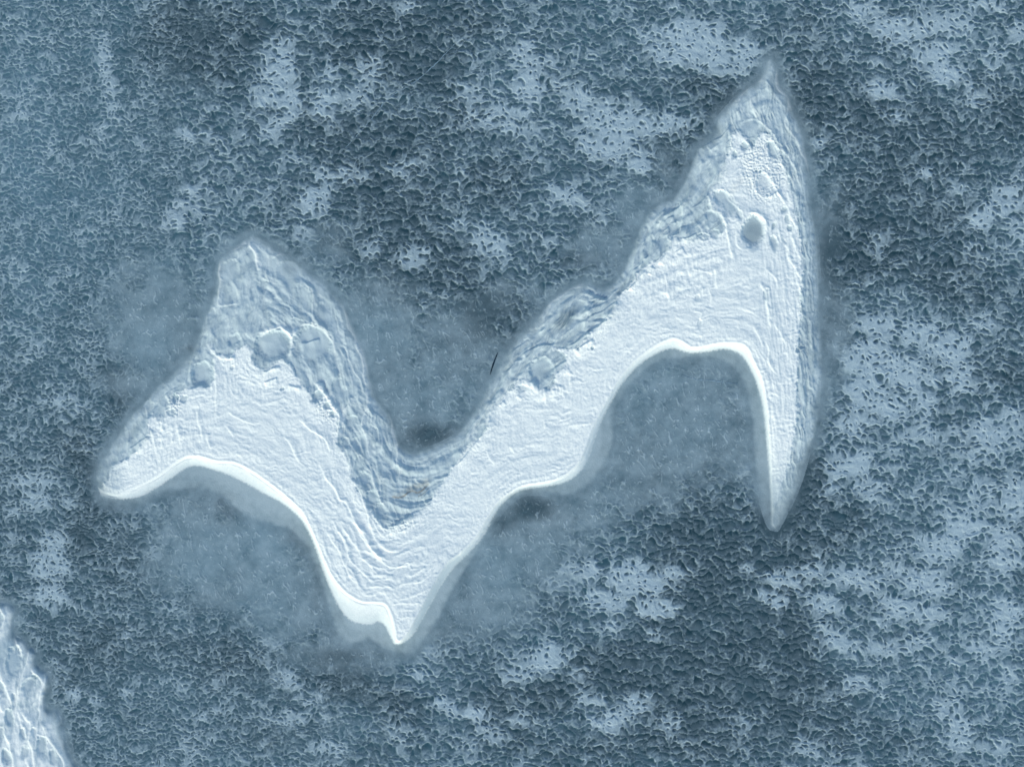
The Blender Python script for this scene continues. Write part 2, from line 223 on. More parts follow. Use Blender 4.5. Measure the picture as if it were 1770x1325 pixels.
# thick wind-packed patches of the lake's snow crust: cx, cy, rx, ry, turn, strength
PATCH = [(1195,62,60,32,0,1),(1165,92,40,24,10,1),(1225,95,60,30,5,.9),(1290,95,34,30,0,.8),(1130,60,26,22,0,.6),(1268,118,30,18,0,.7),(1075,212,75,34,8,1),(1000,178,40,26,20,.8),(1050,258,55,26,12,.9),(1110,278,30,20,10,.8),(1150,215,50,20,0,.7),
 (905,95,26,38,0,.7),(912,150,30,34,10,.85),(870,205,60,28,5,.6),(830,160,40,20,0,.5),(940,120,30,30,0,.5),(480,120,34,55,15,.8),(500,180,34,34,0,.75),(455,160,30,30,0,.6),(475,225,26,24,0,.5),(182,105,12,60,0,.6),(193,165,14,34,0,.6),(180,215,12,30,0,.4),(30,205,24,14,0,.4),
 (700,15,24,12,0,.6),(640,120,30,30,0,.6),(622,172,24,26,0,.6),(655,60,30,15,0,.4),(560,185,28,32,0,.6),(575,130,24,24,0,.4),(320,362,36,24,-20,.75),(298,388,22,14,0,.6),(345,335,28,18,0,.5),(545,350,28,34,10,.65),(525,400,18,22,0,.75),(560,300,26,22,0,.45),(610,300,34,22,0,.5),(700,285,34,22,0,.45),
 (842,420,36,30,30,.7),(836,470,14,20,0,.6),(800,390,26,16,0,.4),(720,445,36,26,10,.55),(640,430,24,20,0,.4),(980,335,34,20,20,.7),(1010,355,18,14,20,.6),(820,300,30,14,0,.2),
 (1560,50,62,24,5,.8),(1490,15,34,16,0,.6),(1640,45,40,20,0,.7),(1610,95,46,26,0,.8),(1635,125,36,24,0,.9),(1700,10,50,14,0,.6),(1525,155,36,18,10,.8),(1760,55,16,24,0,.6),(1720,100,30,30,0,.4),(1550,200,26,14,0,.4),(1680,170,20,26,0,.5),
 (1500,620,60,36,5,.95),(1560,645,56,30,10,.9),(1520,560,44,20,0,.7),(1590,575,50,22,0,.75),(1640,600,40,30,0,.8),(1660,650,26,36,0,.75),(1500,680,50,34,20,.8),(1545,705,30,26,0,.8),(1480,735,40,26,0,.6),(1600,700,26,30,0,.45),(1700,560,30,20,0,.45),
 (1735,345,40,30,-20,.8),(1700,375,34,20,-20,.75),(1755,400,24,24,0,.5),(1660,330,24,14,0,.4),(1600,300,20,10,0,.4),(1530,410,30,14,0,.3),(1680,440,30,20,0,.35),(1450,205,20,20,0,.3),
 (1465,800,46,30,0,.75),(1500,840,34,24,0,.6),(1440,840,24,20,0,.5),(1590,755,34,20,0,.5),(1700,765,34,36,0,.65),(1750,740,24,40,0,.6),(1755,860,24,50,0,.7),(1700,850,30,30,0,.5),(1740,950,32,46,0,.75),(1670,905,40,30,0,.7),
 (1620,945,40,28,0,.85),(1600,1005,46,24,10,.95),(1540,985,30,16,0,.6),(1560,1050,44,22,10,.8),(1620,1060,26,16,0,.7),(1480,1000,60,20,5,.75),(1420,1040,44,18,20,.7),(1355,1000,44,20,5,.75),(1335,1035,34,18,20,.7),(1290,985,24,12,0,.6),(1400,985,34,16,0,.6),
 (1100,1000,60,34,5,.95),(1050,1040,46,22,10,.9),(1130,1050,44,22,0,.9),(1170,990,30,14,0,.7),(1130,1095,14,14,0,.7),(1000,985,44,24,0,.7),(1060,1085,20,14,0,.5),(960,1010,34,20,0,.5),
 (1450,1105,46,22,25,.75),(1530,1120,46,16,10,.6),(1480,1180,30,18,0,.5),(1590,1110,30,14,0,.5),(1740,1080,30,50,0,.75),(1700,1125,30,18,0,.65),(1745,1180,24,26,0,.5),(1640,1190,34,12,0,.4),(1660,1265,26,34,0,.75),(1640,1225,24,20,0,.6),(1720,1290,34,20,0,.5),
 (945,1135,50,26,-10,.8),(900,1165,40,16,-10,.7),(1000,1160,24,14,0,.5),(810,1230,44,12,10,.85),(770,1215,24,10,10,.7),(850,1270,34,16,20,.6),(905,1240,40,14,0,.5),(1100,1215,36,22,-20,.75),(1060,1245,44,20,-10,.7),(1020,1210,30,16,0,.5),(1150,1250,30,14,0,.5),(1280,1250,34,20,0,.5),(1200,1290,40,16,0,.4),
 (1400,1290,40,20,0,.35),(88,975,30,36,5,1),(88,1030,26,26,0,1),(92,935,28,24,0,.8),(60,830,44,14,5,.75),(70,862,30,18,0,.7),(20,880,20,16,0,.4),(60,790,20,12,0,.4),(120,870,20,10,0,.3),
 (495,1175,30,20,10,.65),(505,1240,26,18,0,.55),(530,1205,30,14,0,.5),(480,1110,24,16,0,.45),(130,1200,16,12,0,.75),(165,1208,14,10,0,.6),(95,1150,14,12,0,.5),(210,1195,18,12,0,.45),(300,1180,26,14,0,.35),(560,1290,40,20,0,.4),(330,1290,40,14,0,.35),(660,1260,30,20,0,.35),
 (735,1130,40,14,-10,.6),(720,1165,24,14,0,.5),(1288,813,26,9,-8,.9),(270,960,20,16,0,.5),(285,930,14,12,0,.4),(1200,330,10,10,0,.2),(1412,245,16,12,0,.8),(350,1240,24,12,0,.3),(1310,1150,20,10,0,.3),
 (20,480,24,20,0,.3),(60,600,34,30,0,.25),(120,700,30,30,0,.3),(30,700,20,20,0,.35),(170,820,16,12,0,.4),(380,240,30,14,0,.35),(330,230,30,14,0,.3),(250,180,30,16,0,.25)]
DARKS = [(700,70,70,60,.9),(770,30,60,30,.8),(740,100,50,40,.5),(350,40,90,40,.6),(300,110,60,50,.55),(610,60,50,60,.5),(560,240,40,30,.3),(610,270,60,40,.6),(660,240,60,60,.5),(660,330,60,50,.6),(700,400,60,50,.5),(590,420,40,40,.35),
 (780,450,60,40,.45),(830,340,60,40,.4),(870,290,60,24,.35),(1200,150,60,24,.6),(1250,180,40,30,.5),(1330,60,80,40,.25),(1450,200,80,60,.5),(1420,140,60,40,.5),(1560,190,80,40,.35),(1620,260,90,50,.45),(1500,330,80,40,.5),(1560,400,90,60,.6),(1460,440,50,50,.6),(1650,480,80,40,.5),
 (1440,540,30,80,.35),(1740,640,60,60,.4),(1740,200,60,60,.3),(1230,900,80,50,.7),(1180,960,60,30,.4),(1260,1000,80,60,1),(1200,1080,70,50,.9),(1230,1130,110,60,1),(1130,1150,90,34,.9),(1320,1120,60,70,.9),(1360,1200,70,60,.7),(1050,1150,50,24,.6),(1340,940,60,40,.8),(1420,900,60,40,.6),(1400,830,24,40,.8),
 (1450,900,60,40,.4),(880,1220,60,30,.4),(960,1200,60,30,.5),(1180,1220,70,40,.6),(1240,1280,80,40,.5),(1110,1290,80,30,.4),(960,1290,80,30,.35),(1500,1270,80,50,.25),(740,752,46,22,.8),(720,640,60,60,.12),(380,872,22,18,.45),(396,890,22,20,.35),(508,930,22,16,.5),(530,960,24,30,.4),(550,1010,14,44,.5),
 (925,880,36,24,.7),(870,910,30,30,.4),(140,790,26,50,.5),(200,700,24,60,.4),(320,560,30,40,.2),(330,600,12,4,.7),(430,1150,80,40,.4),(330,1120,80,30,.25),(600,1180,80,30,.45),(680,1210,60,30,.4),(400,1050,60,40,.15),(150,1120,60,40,.3),(590,1130,60,14,.35),(860,570,60,50,.35),(830,520,60,50,.35),(720,480,70,60,.3),
 (1000,450,60,20,.4),(1150,290,40,40,.25),(1200,220,30,30,.3),(200,1150,60,60,.2),(160,900,60,50,.35),(180,960,60,50,.3),(250,480,60,60,.15),(530,180,30,60,.3),(400,100,60,60,.35),(800,200,60,30,.3),(760,240,60,40,.45),(1290,250,0.1,0.1,0)]
LIGHTS = [(60,60,140,160,.35),(40,300,120,160,.3),(120,330,160,200,.25),(60,500,80,120,.2),(300,500,90,90,.3),(260,600,60,60,.3),(620,560,60,60,.3),(450,1000,80,70,.35),(360,940,60,50,.45),(470,930,50,40,.4),(430,1060,60,40,.2),(1180,700,100,60,.15),(870,990,60,50,.25),(850,960,40,30,.3),(1600,1200,100,80,.15),(1700,1150,100,150,.25),(1250,40,200,80,.15),
 (700,640,80,90,.2),(1680,900,120,140,.2),(250,1240,120,80,.15),(1150,1200,.1,.1,0),(690,1160,70,30,.2),(1120,680,60,60,.1),(1000,900,60,50,.12),(540,440,40,40,.1),(1060,420,60,70,.15)]
def ell(X, Y, cx, cy, rx, ry, deg):
    a = math.radians(deg); c, s = math.cos(a), math.sin(a); dx, dy = X - cx, Y - cy
    return np.sqrt(((dx * c + dy * s) / rx) ** 2 + ((-dx * s + dy * c) / ry) ** 2)

def base_fields(X, Y):
    S = np.full(X.shape, .31, F)
    n = fbm(X / 60, Y / 45, 3, 3); S += n * .30 + fbm(X / 34, Y / 26, 4, 3) * .26
    S += .13 * np.exp(-((X - 1640) / 210) ** 2 - ((Y - 850) / 420) ** 2) + .08 * np.exp(-((X - 1500) / 330) ** 2 - ((Y - 60) / 110) ** 2) + .06 * np.exp(-((X - 700) / 300) ** 2 - ((Y - 260) / 160) ** 2)
    acc = np.zeros(X.shape, F)
    for cx, cy, rx, ry, t, k in PATCH:
        q = ell(X, Y, cx, cy, rx, ry, t) + fbm(X / 22, Y / 18, 41, 2) * .35
        acc = np.maximum(acc, k * (1 - ss(.45, 1.35, q)))
    dk = np.zeros(X.shape, F)
    for cx, cy, rx, ry, k in DARKS: dk += k * np.exp(-(((X - cx) / rx) ** 2 + ((Y - cy) / ry) ** 2) * .8)
    S = np.clip(S - .30 * np.minimum(dk, 1) * (1 - acc) + acc * .68, 0, 1)
    D = np.full(X.shape, .72, F) + fbm(X / 120, Y / 120, 8, 3) * .12
    for cx, cy, rx, ry, k in DARKS: D += k * .55 * np.exp(-(((X - cx) / rx) ** 2 + ((Y - cy) / ry) ** 2) * .8)
    for cx, cy, rx, ry, k in LIGHTS: D -= k * .6 * np.exp(-(((X - cx) / rx) ** 2 + ((Y - cy) / ry) ** 2) * .8)
    # outside the surveyed field of view the crust just carries on
    out = ss(0, 80, np.maximum(np.maximum(-X, X - 1770), np.maximum(-Y, Y - 1325)))
    S = S * (1 - out) + out * np.clip(.3 + n * .5, 0, 1)
    dd = sdf(X, Y, DUNE); d2 = sdf(X, Y, DUNE2)
    # how far the wind shadow / scour of the drift keeps the crust thin and smooth
    sm = np.zeros(X.shape, F)
    for cx, cy, rx, ry, k in [(270,560,95,120,1),(235,660,70,80,.7),(560,430,60,50,.7),(650,590,90,120,1),(720,690,90,90,1),(800,600,90,90,.95),(850,530,60,60,.7),(900,510,60,40,.6),(1040,430,60,50,.9),(1110,360,60,60,.8),(1150,290,50,50,.6),
                              (400,960,150,100,1.1),(330,900,80,60,.9),(520,1030,110,80,1),(600,1130,120,40,.8),(480,1080,80,50,.6),(900,930,110,110,1.1),(830,1030,100,80,1),(960,860,120,90,1),(1180,720,130,130,1.2),(1100,800,130,90,1.1),(1250,760,80,70,1),(980,950,60,60,.6),(1000,1060,0.1,.1,0),
                              (1440,580,40,150,.75),(1430,400,36,100,.8),(760,1080,70,60,.7),(205,560,60,60,.4),(400,420,60,30,.5),(1180,830,60,30,.6),(140,1090,10,10,.3),(110,1290,30,50,.4)]:
        sm = np.maximum(sm, np.minimum(k, 1) * np.exp(-((((X - cx) / rx) ** 2 + ((Y - cy) / ry) ** 2)) ** 1.1 * .8))
    return [S, D, dd, d2, sm]
GF = Field(-1200, -1000, 3000, 2350, 6.0, base_fields)

def cells(X, Y, size, asp, seed, R, drop=0.0):
    """scalloped cups: returns cup index m (0 centre .. 1 lip), local offset, wall line strength"""
    wx = X + fbm(X / 40, Y / 40, seed + 5, 2) * 12 + vnoise(X / 6, Y / 6, seed + 8) * 1.1; wy = Y + fbm(X / 35, Y / 35, seed + 7, 2) * 12 + vnoise(X / 6.5, Y / 6, seed + 9) * 1.1
    u = wx / (size * asp); v = wy / size
    iu = np.floor(u).astype(np.int32); iv = np.floor(v).astype(np.int32)
    m1 = np.full(X.shape, 9, F); m2 = np.full(X.shape, 9, F); oy = np.zeros(X.shape, F); ox = np.zeros(X.shape, F); rr = np.zeros(X.shape, F)
    for dj in (-1, 0, 1):
        for di in (-1, 0, 1):
            cu = iu + di; cv = iv + dj
            px = cu + .12 + .76 * rnd(cu, cv, seed); py = cv + .12 + .76 * rnd(cu, cv, seed + 1)
            k = R * (.55 + .90 * rnd(cu, cv, seed + 2))
            k = np.where(rnd(cu, cv, seed + 11) < drop, -.6, k)           # closed cups where the crust is thick
            dx = u - px; dy = v - py
            d = np.sqrt(dx * dx + dy * dy) - k
            c = d < m1
            m2 = np.where(c, m1, np.minimum(m2, d)); m1 = np.where(c, d, m1)
            oy = np.where(c, dy / (k + .05), oy); ox = np.where(c, dx / (k + .05), ox); rr = np.where(c, rnd(cu, cv, seed + 3), rr)
    return m1, m2, ox, oy, rr

def veilf(X, Y): return .42 + .30 * fbm(X / 34, Y / 34, 37, 5) + .12 * fbm(X / 9, Y / 9, 39, 3)
def crust(X, Y):
    S, D, dd, d2, sm = GF(X, Y)
    jn = fbm(X / 9, Y / 8, 21, 3)
    S = S + jn * .12 + fbm(X / 26, Y / 20, 25, 3) * .34
    S = np.clip(.43 + (S - .42) * 1.02 + .20 * fbm(X / 7, Y / 6, 27, 2), 0, 1)
    T = (1 - ss(.22, .90, sm + jn * .14 + fbm(X / 38, Y / 34, 71, 3) * .42)) * (1 - ss(-22, 2, dd + jn * 8)) * (1 - ss(-14, 2, d2 + jn * 6))
    fine = fbm(X / 5.0, Y / 4.6, 23, 2)
    left = 1 - ss(150, 480, X + fbm(X / 90, Y / 90, 61, 2) * 90)
    bot = ss(950, 1150, Y) * (1 - ss(500, 900, X)) * .6
    sel = np.clip(left + bot + fbm(X / 50, Y / 50, 62, 2) * .25, 0, 1)
    sel = ss(.35, .65, sel)
    z = np.zeros(X.shape, F); th = np.zeros(X.shape, F); low = fbm(X / 70, Y / 60, 77, 2)
    for size, asp, seed, wgt in ((7.4, 1.12, 101, sel), (10.4, 1.15, 211, 1 - sel)):
        R = .67 - .44 * np.clip(S, 0, 1)
        m1, m2, ox, oy, rr = cells(X, Y, size, asp, seed, R, .16 * ss(.45, 1.0, S))
        so = np.clip(.5 + .5 * oy - .12 * ox, 0, 1)               # 0 under the north lip, 1 at the open south side
        wdt = .13 + .42 * so ** 1.5
        lip = ss(-wdt, .07, m1 + jn * .04)
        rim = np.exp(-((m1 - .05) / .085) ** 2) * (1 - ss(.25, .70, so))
        gate = ss(-.12, .40, jn * .7 + fine * .8 + (rr - .5) * .9 + S * .9 - .15 + low * .3)
        back = ss(.10, 1.0, so) ** 1.3 * gate * (.50 + .45 * S)           # snow banked on the south side of each cup
        plate = .58 + .42 * S
        zz = np.maximum(lip * plate, back) + .16 * rim
        depth = .044 * (.7 + .6 * rr) * (size / 11.0)
        z = z + wgt * zz * depth
        edge = np.maximum(lip * (.34 + .62 * S) * (1 - .55 * ss(.1, -.35, fine) * (1 - ss(.3, .7, S))), back * .66)
        tt = edge * (.90 + .04 * S) + .36 * rim * (.15 + .85 * gate) + (1 - lip) * (.26 + .16 * S) * ss(.10, 1.0, so)  # rim: thicker snow plus a sunlit lip highlight put into the colour
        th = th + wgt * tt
    # wind ripples on the thick patches
    z = z + .0035 * ss(.5, .9, S) * np.sin((Y + fbm(X / 22, Y / 30, 90, 2) * 14) / 2.6)
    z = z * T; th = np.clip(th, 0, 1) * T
    # frost squiggles and thin veil on the scoured smooth ice
    q = vnoise((X - .35 * Y) / 9 + .4 * vnoise(X / 30, Y / 30, 34), Y / 25, 31); q2 = vnoise((X - .2 * Y) / 7, Y / 13, 131)
    g = ss(.18, .45, vnoise(X / 12, Y / 15, 33) + .35 * fbm(X / 70, Y / 70, 35, 2)); g2 = ss(.28, .5, vnoise(X / 9, Y / 9, 133) + .35 * fbm(X / 50, Y / 50, 135, 2))
    sq = np.maximum((1 - ss(.02, .14, np.abs(q))) * g, (1 - ss(.02, .15, np.abs(q2))) * g2) * (1 - .8 * T) * (1 - ss(-14, 0, dd))
    dots = ss(.28, .6, fbm(X / 4.2, Y / 4.2, 36, 2)) * (1 - T) * ss(-.3, .3, fbm(X / 60, Y / 60, 38, 2)) * (1 - ss(-10, 0, dd))
    z = z + .013 * sq + .006 * dots
    th = th + .34 * sq + .16 * dots
    veil = (1 - T) * veilf(X, Y) * (1 - .75 * ss(.82, 1.15, D))
    th = np.clip(th + veil, 0, 1)
    return z, th, np.clip(D, 0, 1), dd

# ------------------------------------------------------------------ materials
def attr(nt, name):
    n = nt.nodes.new("ShaderNodeAttribute"); n.attribute_name = name; return n.outputs['Fac']
def mixc(nt, fac, a, b):
    n = nt.nodes.new("ShaderNodeMix"); n.data_type = 'RGBA'
    if isinstance(fac, (int, float)): n.inputs[0].default_value = fac
    else: nt.links.new(fac, n.inputs[0])
    for i, c in ((6, a), (7, b)):
        if isinstance(c, tuple): n.inputs[i].default_value = (*c, 1)
        else: nt.links.new(c, n.inputs[i])
    return n.outputs[2]
def noise(nt, co, scale, detail=3, rough=.55):
    n = nt.nodes.new("ShaderNodeTexNoise"); n.inputs['Scale'].default_value = scale
    n.inputs['Detail'].default_value = detail; n.inputs['Roughness'].default_value = rough
    nt.links.new(co, n.inputs['Vector']); return n.outputs['Fac']
def rng(nt, v, a, b, c, d):
    n = nt.nodes.new("ShaderNodeMapRange"); nt.links.new(v, n.inputs[0])
    for i, k in enumerate((a, b, c, d)): n.inputs[i + 1].default_value = k
    return n.outputs[0]
def math_(nt, op, a, b):
    n = nt.nodes.new("ShaderNodeMath"); n.operation = op; n.use_clamp = False
    for i, c in enumerate((a, b)):
        if isinstance(c, (int, float)): n.inputs[i].default_value = c
        else: nt.links.new(c, n.inputs[i])
    return n.outputs[0]
ICE_D = (.007, .038, .056); ICE_M = (.040, .112, .152); ICE_L = (.108, .222, .290)
CRUST = (.375, .505, .565); OLD = (.495, .625, .66); NEW = (.785, .875, .862); STAIN = (.20, .16, .10)
def snow_mat(name, extra=True, grain=.004):
    m = bpy.data.materials.new(name); m.use_nodes = True; nt = m.node_tree
    b = nt.nodes["Principled BSDF"]
    geo = nt.nodes.new("ShaderNodeTexCoord"); co = geo.outputs['Object']
    n1 = noise(nt, co, .55, 5); n2 = noise(nt, co, 4.0, 4, .6); n3 = noise(nt, co, 26.0, 3, .6)
    dk = math_(nt, 'ADD', attr(nt, 'dark'), rng(nt, n1, .3, .7, -.12, .12))
    dk = math_(nt, 'ADD', dk, rng(nt, n2, .3, .7, -.10, .10)); dk = math_(nt, 'ADD', dk, rng(nt, n3, .3, .7, -.06, .06))
    a = mixc(nt, rng(nt, dk, 0.0, .5, 0, 1), ICE_L, ICE_M); ice = mixc(nt, rng(nt, dk, .5, 1.0, 0, 1), a, ICE_D)
    th = math_(nt, 'MULTIPLY', attr(nt, 'thick'), rng(nt, n3, .3, .7, .90, 1.10))  # on the crust this also carries the highlights painted on cup rims
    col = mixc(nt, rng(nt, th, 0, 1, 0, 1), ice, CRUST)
    if extra:
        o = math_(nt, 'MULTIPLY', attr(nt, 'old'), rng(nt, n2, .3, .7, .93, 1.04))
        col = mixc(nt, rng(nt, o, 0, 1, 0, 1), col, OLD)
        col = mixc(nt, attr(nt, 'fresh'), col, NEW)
        col = mixc(nt, attr(nt, 'stain'), col, STAIN)
    nt.links.new(col, b.inputs['Base Color'])
    b.inputs['Roughness'].default_value = .75; b.inputs['Specular IOR Level'].default_value = .15
    bp = nt.nodes.new("ShaderNodeBump"); bp.inputs['Strength'].default_value = 1.0; bp.inputs['Distance'].default_value = grain
    g = math_(nt, 'ADD', math_(nt, 'MULTIPLY', noise(nt, co, 55.0, 2, .6), .5), noise(nt, co, 18.0, 3, .6))
    nt.links.new(g, bp.inputs['Height']); nt.links.new(bp.outputs[0], b.inputs['Normal'])
    return m
M_ICE = snow_mat("lake_ice", False, .003); M_CRUST = snow_mat("snow_crust", False, .006); M_DUNE = snow_mat("drift_snow", True, .008)

# ------------------------------------------------------------------ mesh builders
def grid_mesh(name, X, Y, Z, keep, attrs, mat, parent=None, loc=(0, 0, 0)):
    """faces of a height lattice where keep is True, unused points dropped"""
    h, w_ = X.shape
    idx = np.arange(h * w_, dtype=np.int64).reshape(h, w_)
    q = np.stack([idx[1:, :-1], idx[1:, 1:], idx[:-1, 1:], idx[:-1, :-1]], -1)[keep].reshape(-1, 4)
    used = np.zeros(h * w_, bool); used[q.ravel()] = True
    remap = np.cumsum(used) - 1; q = remap[q]
    co = np.stack([(X - CX) * PX, -(Y - CY) * PX, Z], -1).reshape(-1, 3)[used].astype(np.float32)
    co -= np.array(loc, np.float32)
    me = bpy.data.meshes.new(name); me.vertices.add(len(co)); me.vertices.foreach_set("co", co.ravel())
    me.loops.add(q.size); me.loops.foreach_set("vertex_index", q.ravel().astype(np.int32))
    me.polygons.add(len(q)); me.polygons.foreach_set("loop_start", np.arange(0, q.size, 4, dtype=np.int32))
    me.polygons.foreach_set("use_smooth", np.ones(len(q), bool))
    me.update(calc_edges=True)
    for k, a in attrs.items():
        t = me.attributes.new(k, 'FLOAT', 'POINT')
        t.data.foreach_set("value", np.ascontiguousarray(a.reshape(-1)[used], dtype=np.float32))
    me.materials.append(mat)
    o = bpy.data.objects.new(name, me); SC.collection.objects.link(o)
    if parent: o.parent = parent
    else: o.location = loc
    return o
def tag(o, label=None, cat=None, group=None, kind=None):
    for k, v in (("label", label), ("category", cat), ("group", group), ("kind", kind)):
        if v: o[k] = v

# lake ice to the horizon
xs = np.concatenate([np.array([-60000, -20000, -8000, -3500]), np.arange(-1200, 3001, 12), np.array([5500, 10000, 22000, 62000])]).astype(F)
ys = np.concatenate([np.array([-60000, -20000, -8000, -3000]), np.arange(-996, 2351, 12), np.array([4600, 9500, 21000, 61000])]).astype(F)
X, Y = np.meshgrid(xs, ys); D = np.clip(GF(X, Y)[1], 0, 1)
ice = grid_mesh("frozen_lake", X, Y, np.zeros_like(X), np.ones((len(ys) - 1, len(xs) - 1), bool), {'dark': D, 'thick': np.full_like(X, .10)}, M_ICE)
tag(ice, "dark blue frozen lake ice", None, None, "structure")
# snow crust: fine lattice in the middle, coarser further out, one object
ST = 1.12
X, Y = np.meshgrid(np.arange(-30, 1801, ST, dtype=F), np.arange(-30, 1356, ST, dtype=F))
z, th, D, dd = crust(X, Y)
kf = ((dd[1:, 1:] < 10) & (dd[:-1, :-1] < 10))
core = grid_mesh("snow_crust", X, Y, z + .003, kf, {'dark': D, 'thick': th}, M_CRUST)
tag(core, "thin scalloped snow crust pitted with wind cups over the lake ice", None, None, "stuff")
X2, Y2 = np.meshgrid(np.arange(-960, 2700, 4, dtype=F), np.arange(-900, 2240, 4, dtype=F))
z2, th2, D2, dd2 = crust(X2, Y2)
fade = ss(0, 200, np.minimum(np.minimum(X2 + 960, 2690 - X2), np.minimum(Y2 + 900, 2230 - Y2)))
inner = (X2 > -24) & (X2 < 1794) & (Y2 > -24) & (Y2 < 1350)
ko = ~(inner[1:, 1:] & inner[:-1, :-1] & inner[1:, :-1] & inner[:-1, 1:])
outer = grid_mesh("snow_crust", X2, Y2, z2 * fade + .002, ko, {'dark': D2, 'thick': th2 * fade + .10 * (1 - fade)}, M_CRUST)
bm_join = [core, outer]
with bpy.context.temp_override(active_object=core, selected_editable_objects=bm_join, selected_objects=bm_join, object=core):
    bpy.ops.object.join()

# ------------------------------------------------------------------ the drifts
def stroke(H, X, Y, x0, y0, st, pts, wd, amp, ledge=None, seed=0):
    P = smooth_line(pts, 4)
    r = np.random.RandomState(int(abs(P[0, 0] * 7 + P[0, 1] * 13)) % 99991)
    t = np.arange(len(P)); k = r.rand(3) * 6
    P = P + np.stack([np.sin(t * .9 + k[0]) * .7 + np.sin(t * .37 + k[1]) * .9, np.sin(t * .8 + k[2]) * .7], -1)
    pad = (ledge or 0) * 3 + wd * 9 + 3
    i0 = max(0, int((P[:, 0].min() - pad - x0) / st)); i1 = min(X.shape[1], int((P[:, 0].max() + pad - x0) / st) + 1)
    j0 = max(0, int((P[:, 1].min() - pad - y0) / st)); j1 = min(X.shape[0], int((P[:, 1].max() + pad - y0) / st) + 1)
    if i1 <= i0 or j1 <= j0: return
    x = X[j0:j1, i0:i1]; y = Y[j0:j1, i0:i1]
    d, t, s = line_dist(x, y, P)
    ends = ss(0, .14, t) * ss(0, .14, 1 - t)
    va = .55 + .45 * fbm(x / 9, y / 9, 55, 2)
    if ledge:
        dv = P[-1] - P[0]; n = np.array([-dv[1], dv[0]])
        sg = 1.0 if n @ np.array([.55, .83]) > 0 else -1.0
        sd_ = d * s * sg
        e2 = ends * ss(0, 1, 1 - d / (ledge * 3 + 4))
        H[j0:j1, i0:i1] += amp * e2 * ss(-1.6, 1.2, sd_) * np.exp(-np.maximum(sd_, 0) / ledge) * (.8 + .4 * va)
    else:
        dv = P[-1] - P[0]; n = np.array([-dv[1], dv[0]])
        lee = d * s * (1.0 if n @ np.array([.5, -.86]) > 0 else -1.0)       # > 0 on the side away from the sun
        wv = np.where(lee > 0, wd * 3.4, wd * .85) * (.8 + .5 * fbm(x / 14, y / 14, 57, 2))
        H[j0:j1, i0:i1] += amp * ends * np.exp(-(d / wv) ** 2) * np.clip(.45 + .9 * va, .1, 2)
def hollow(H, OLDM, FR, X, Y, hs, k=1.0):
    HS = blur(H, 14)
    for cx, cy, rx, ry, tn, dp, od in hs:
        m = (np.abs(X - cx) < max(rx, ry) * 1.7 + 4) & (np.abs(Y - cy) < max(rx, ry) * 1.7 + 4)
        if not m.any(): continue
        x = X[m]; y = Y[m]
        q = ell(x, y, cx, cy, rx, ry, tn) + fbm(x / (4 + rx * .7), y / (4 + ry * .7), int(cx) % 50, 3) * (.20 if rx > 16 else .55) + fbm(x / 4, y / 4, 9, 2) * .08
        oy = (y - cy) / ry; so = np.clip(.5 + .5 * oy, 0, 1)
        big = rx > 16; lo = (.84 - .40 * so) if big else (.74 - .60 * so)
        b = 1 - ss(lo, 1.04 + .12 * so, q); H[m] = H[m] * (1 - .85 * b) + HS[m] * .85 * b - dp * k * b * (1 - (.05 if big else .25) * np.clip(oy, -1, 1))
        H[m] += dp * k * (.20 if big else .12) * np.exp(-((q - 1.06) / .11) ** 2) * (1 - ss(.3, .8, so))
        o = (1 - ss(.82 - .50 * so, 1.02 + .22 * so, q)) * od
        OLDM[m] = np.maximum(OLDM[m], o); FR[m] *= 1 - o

x0, y0 = 150, 84
X, Y = np.meshgrid(np.arange(x0, 1440, ST, dtype=F), np.arange(y0, 1145, ST, dtype=F))
def chains(A, B):
    dN = line_dist(A, B, smooth_line(NORTH, 8))[0]
    dC, pC, _ = line_dist(A, B, smooth_line(CREST, 5)); dT = line_dist(A, B, smooth_line(TOE, 5))[0]; dO = line_dist(A, B, smooth_line(S_OUT, 8))[0]
    return [dN, dC, dT, dO, sdf(A, B, FRESH)]
CF = Field(x0, y0, 1442, 1148, 2.6, chains)
dN, dC, dT, dO, dF = CF(X, Y)
_, parC, _ = None, Field(x0, y0, 1442, 1148, 9.0, lambda A, B: line_dist(A, B, smooth_line(CREST, 8))[1])(X, Y), None
dd = GF(X, Y)[2]
inB = inside(X, Y, BODY); inT = inside(X, Y, BTOE)
# crest height along the drift, tapering at the horns and where the flank is rounded
kx = np.array([0, .04, .09, .16, .30, .40, .455, .49, .53, .60, .66, .72, .77, .82, .90, .95, 1.0])
kh = .62 * np.array([.06, .16, .30, .38, .42, .50, .34, .22, .24, .24, .22, .26, .36, .42, .36, .16, .03])
Hc = Field(x0, y0, 1442, 1148, 9.0, lambda A, B: blur(np.interp(line_dist(A, B, smooth_line(CREST, 8))[1], kx, kh).astype(F), 14))(X, Y)
t = dN / (dN + dC + 1e-3)
stoss = Hc * (np.sin(np.clip(t, 0, 1) * math.pi / 2) ** .85)
tt = dC / (dC + dT + 1e-3); Ht = .13 * Hc
slip = Hc + (Ht - Hc) * tt
t3 = dT / (dT + dO + 1e-3); apron = Ht * (1 - t3) ** 1.7
H = np.where(inB, stoss, np.where(inT, slip, apron)).astype(F)
H = np.where(dd > 0, H, 0).astype(F); H = blur(H, 2)
jn = fbm(X / 10, Y / 10, 140, 3); jf = fbm(X / 4, Y / 4, 150, 2)
body = inB.astype(F); bodys = blur(body, 4)
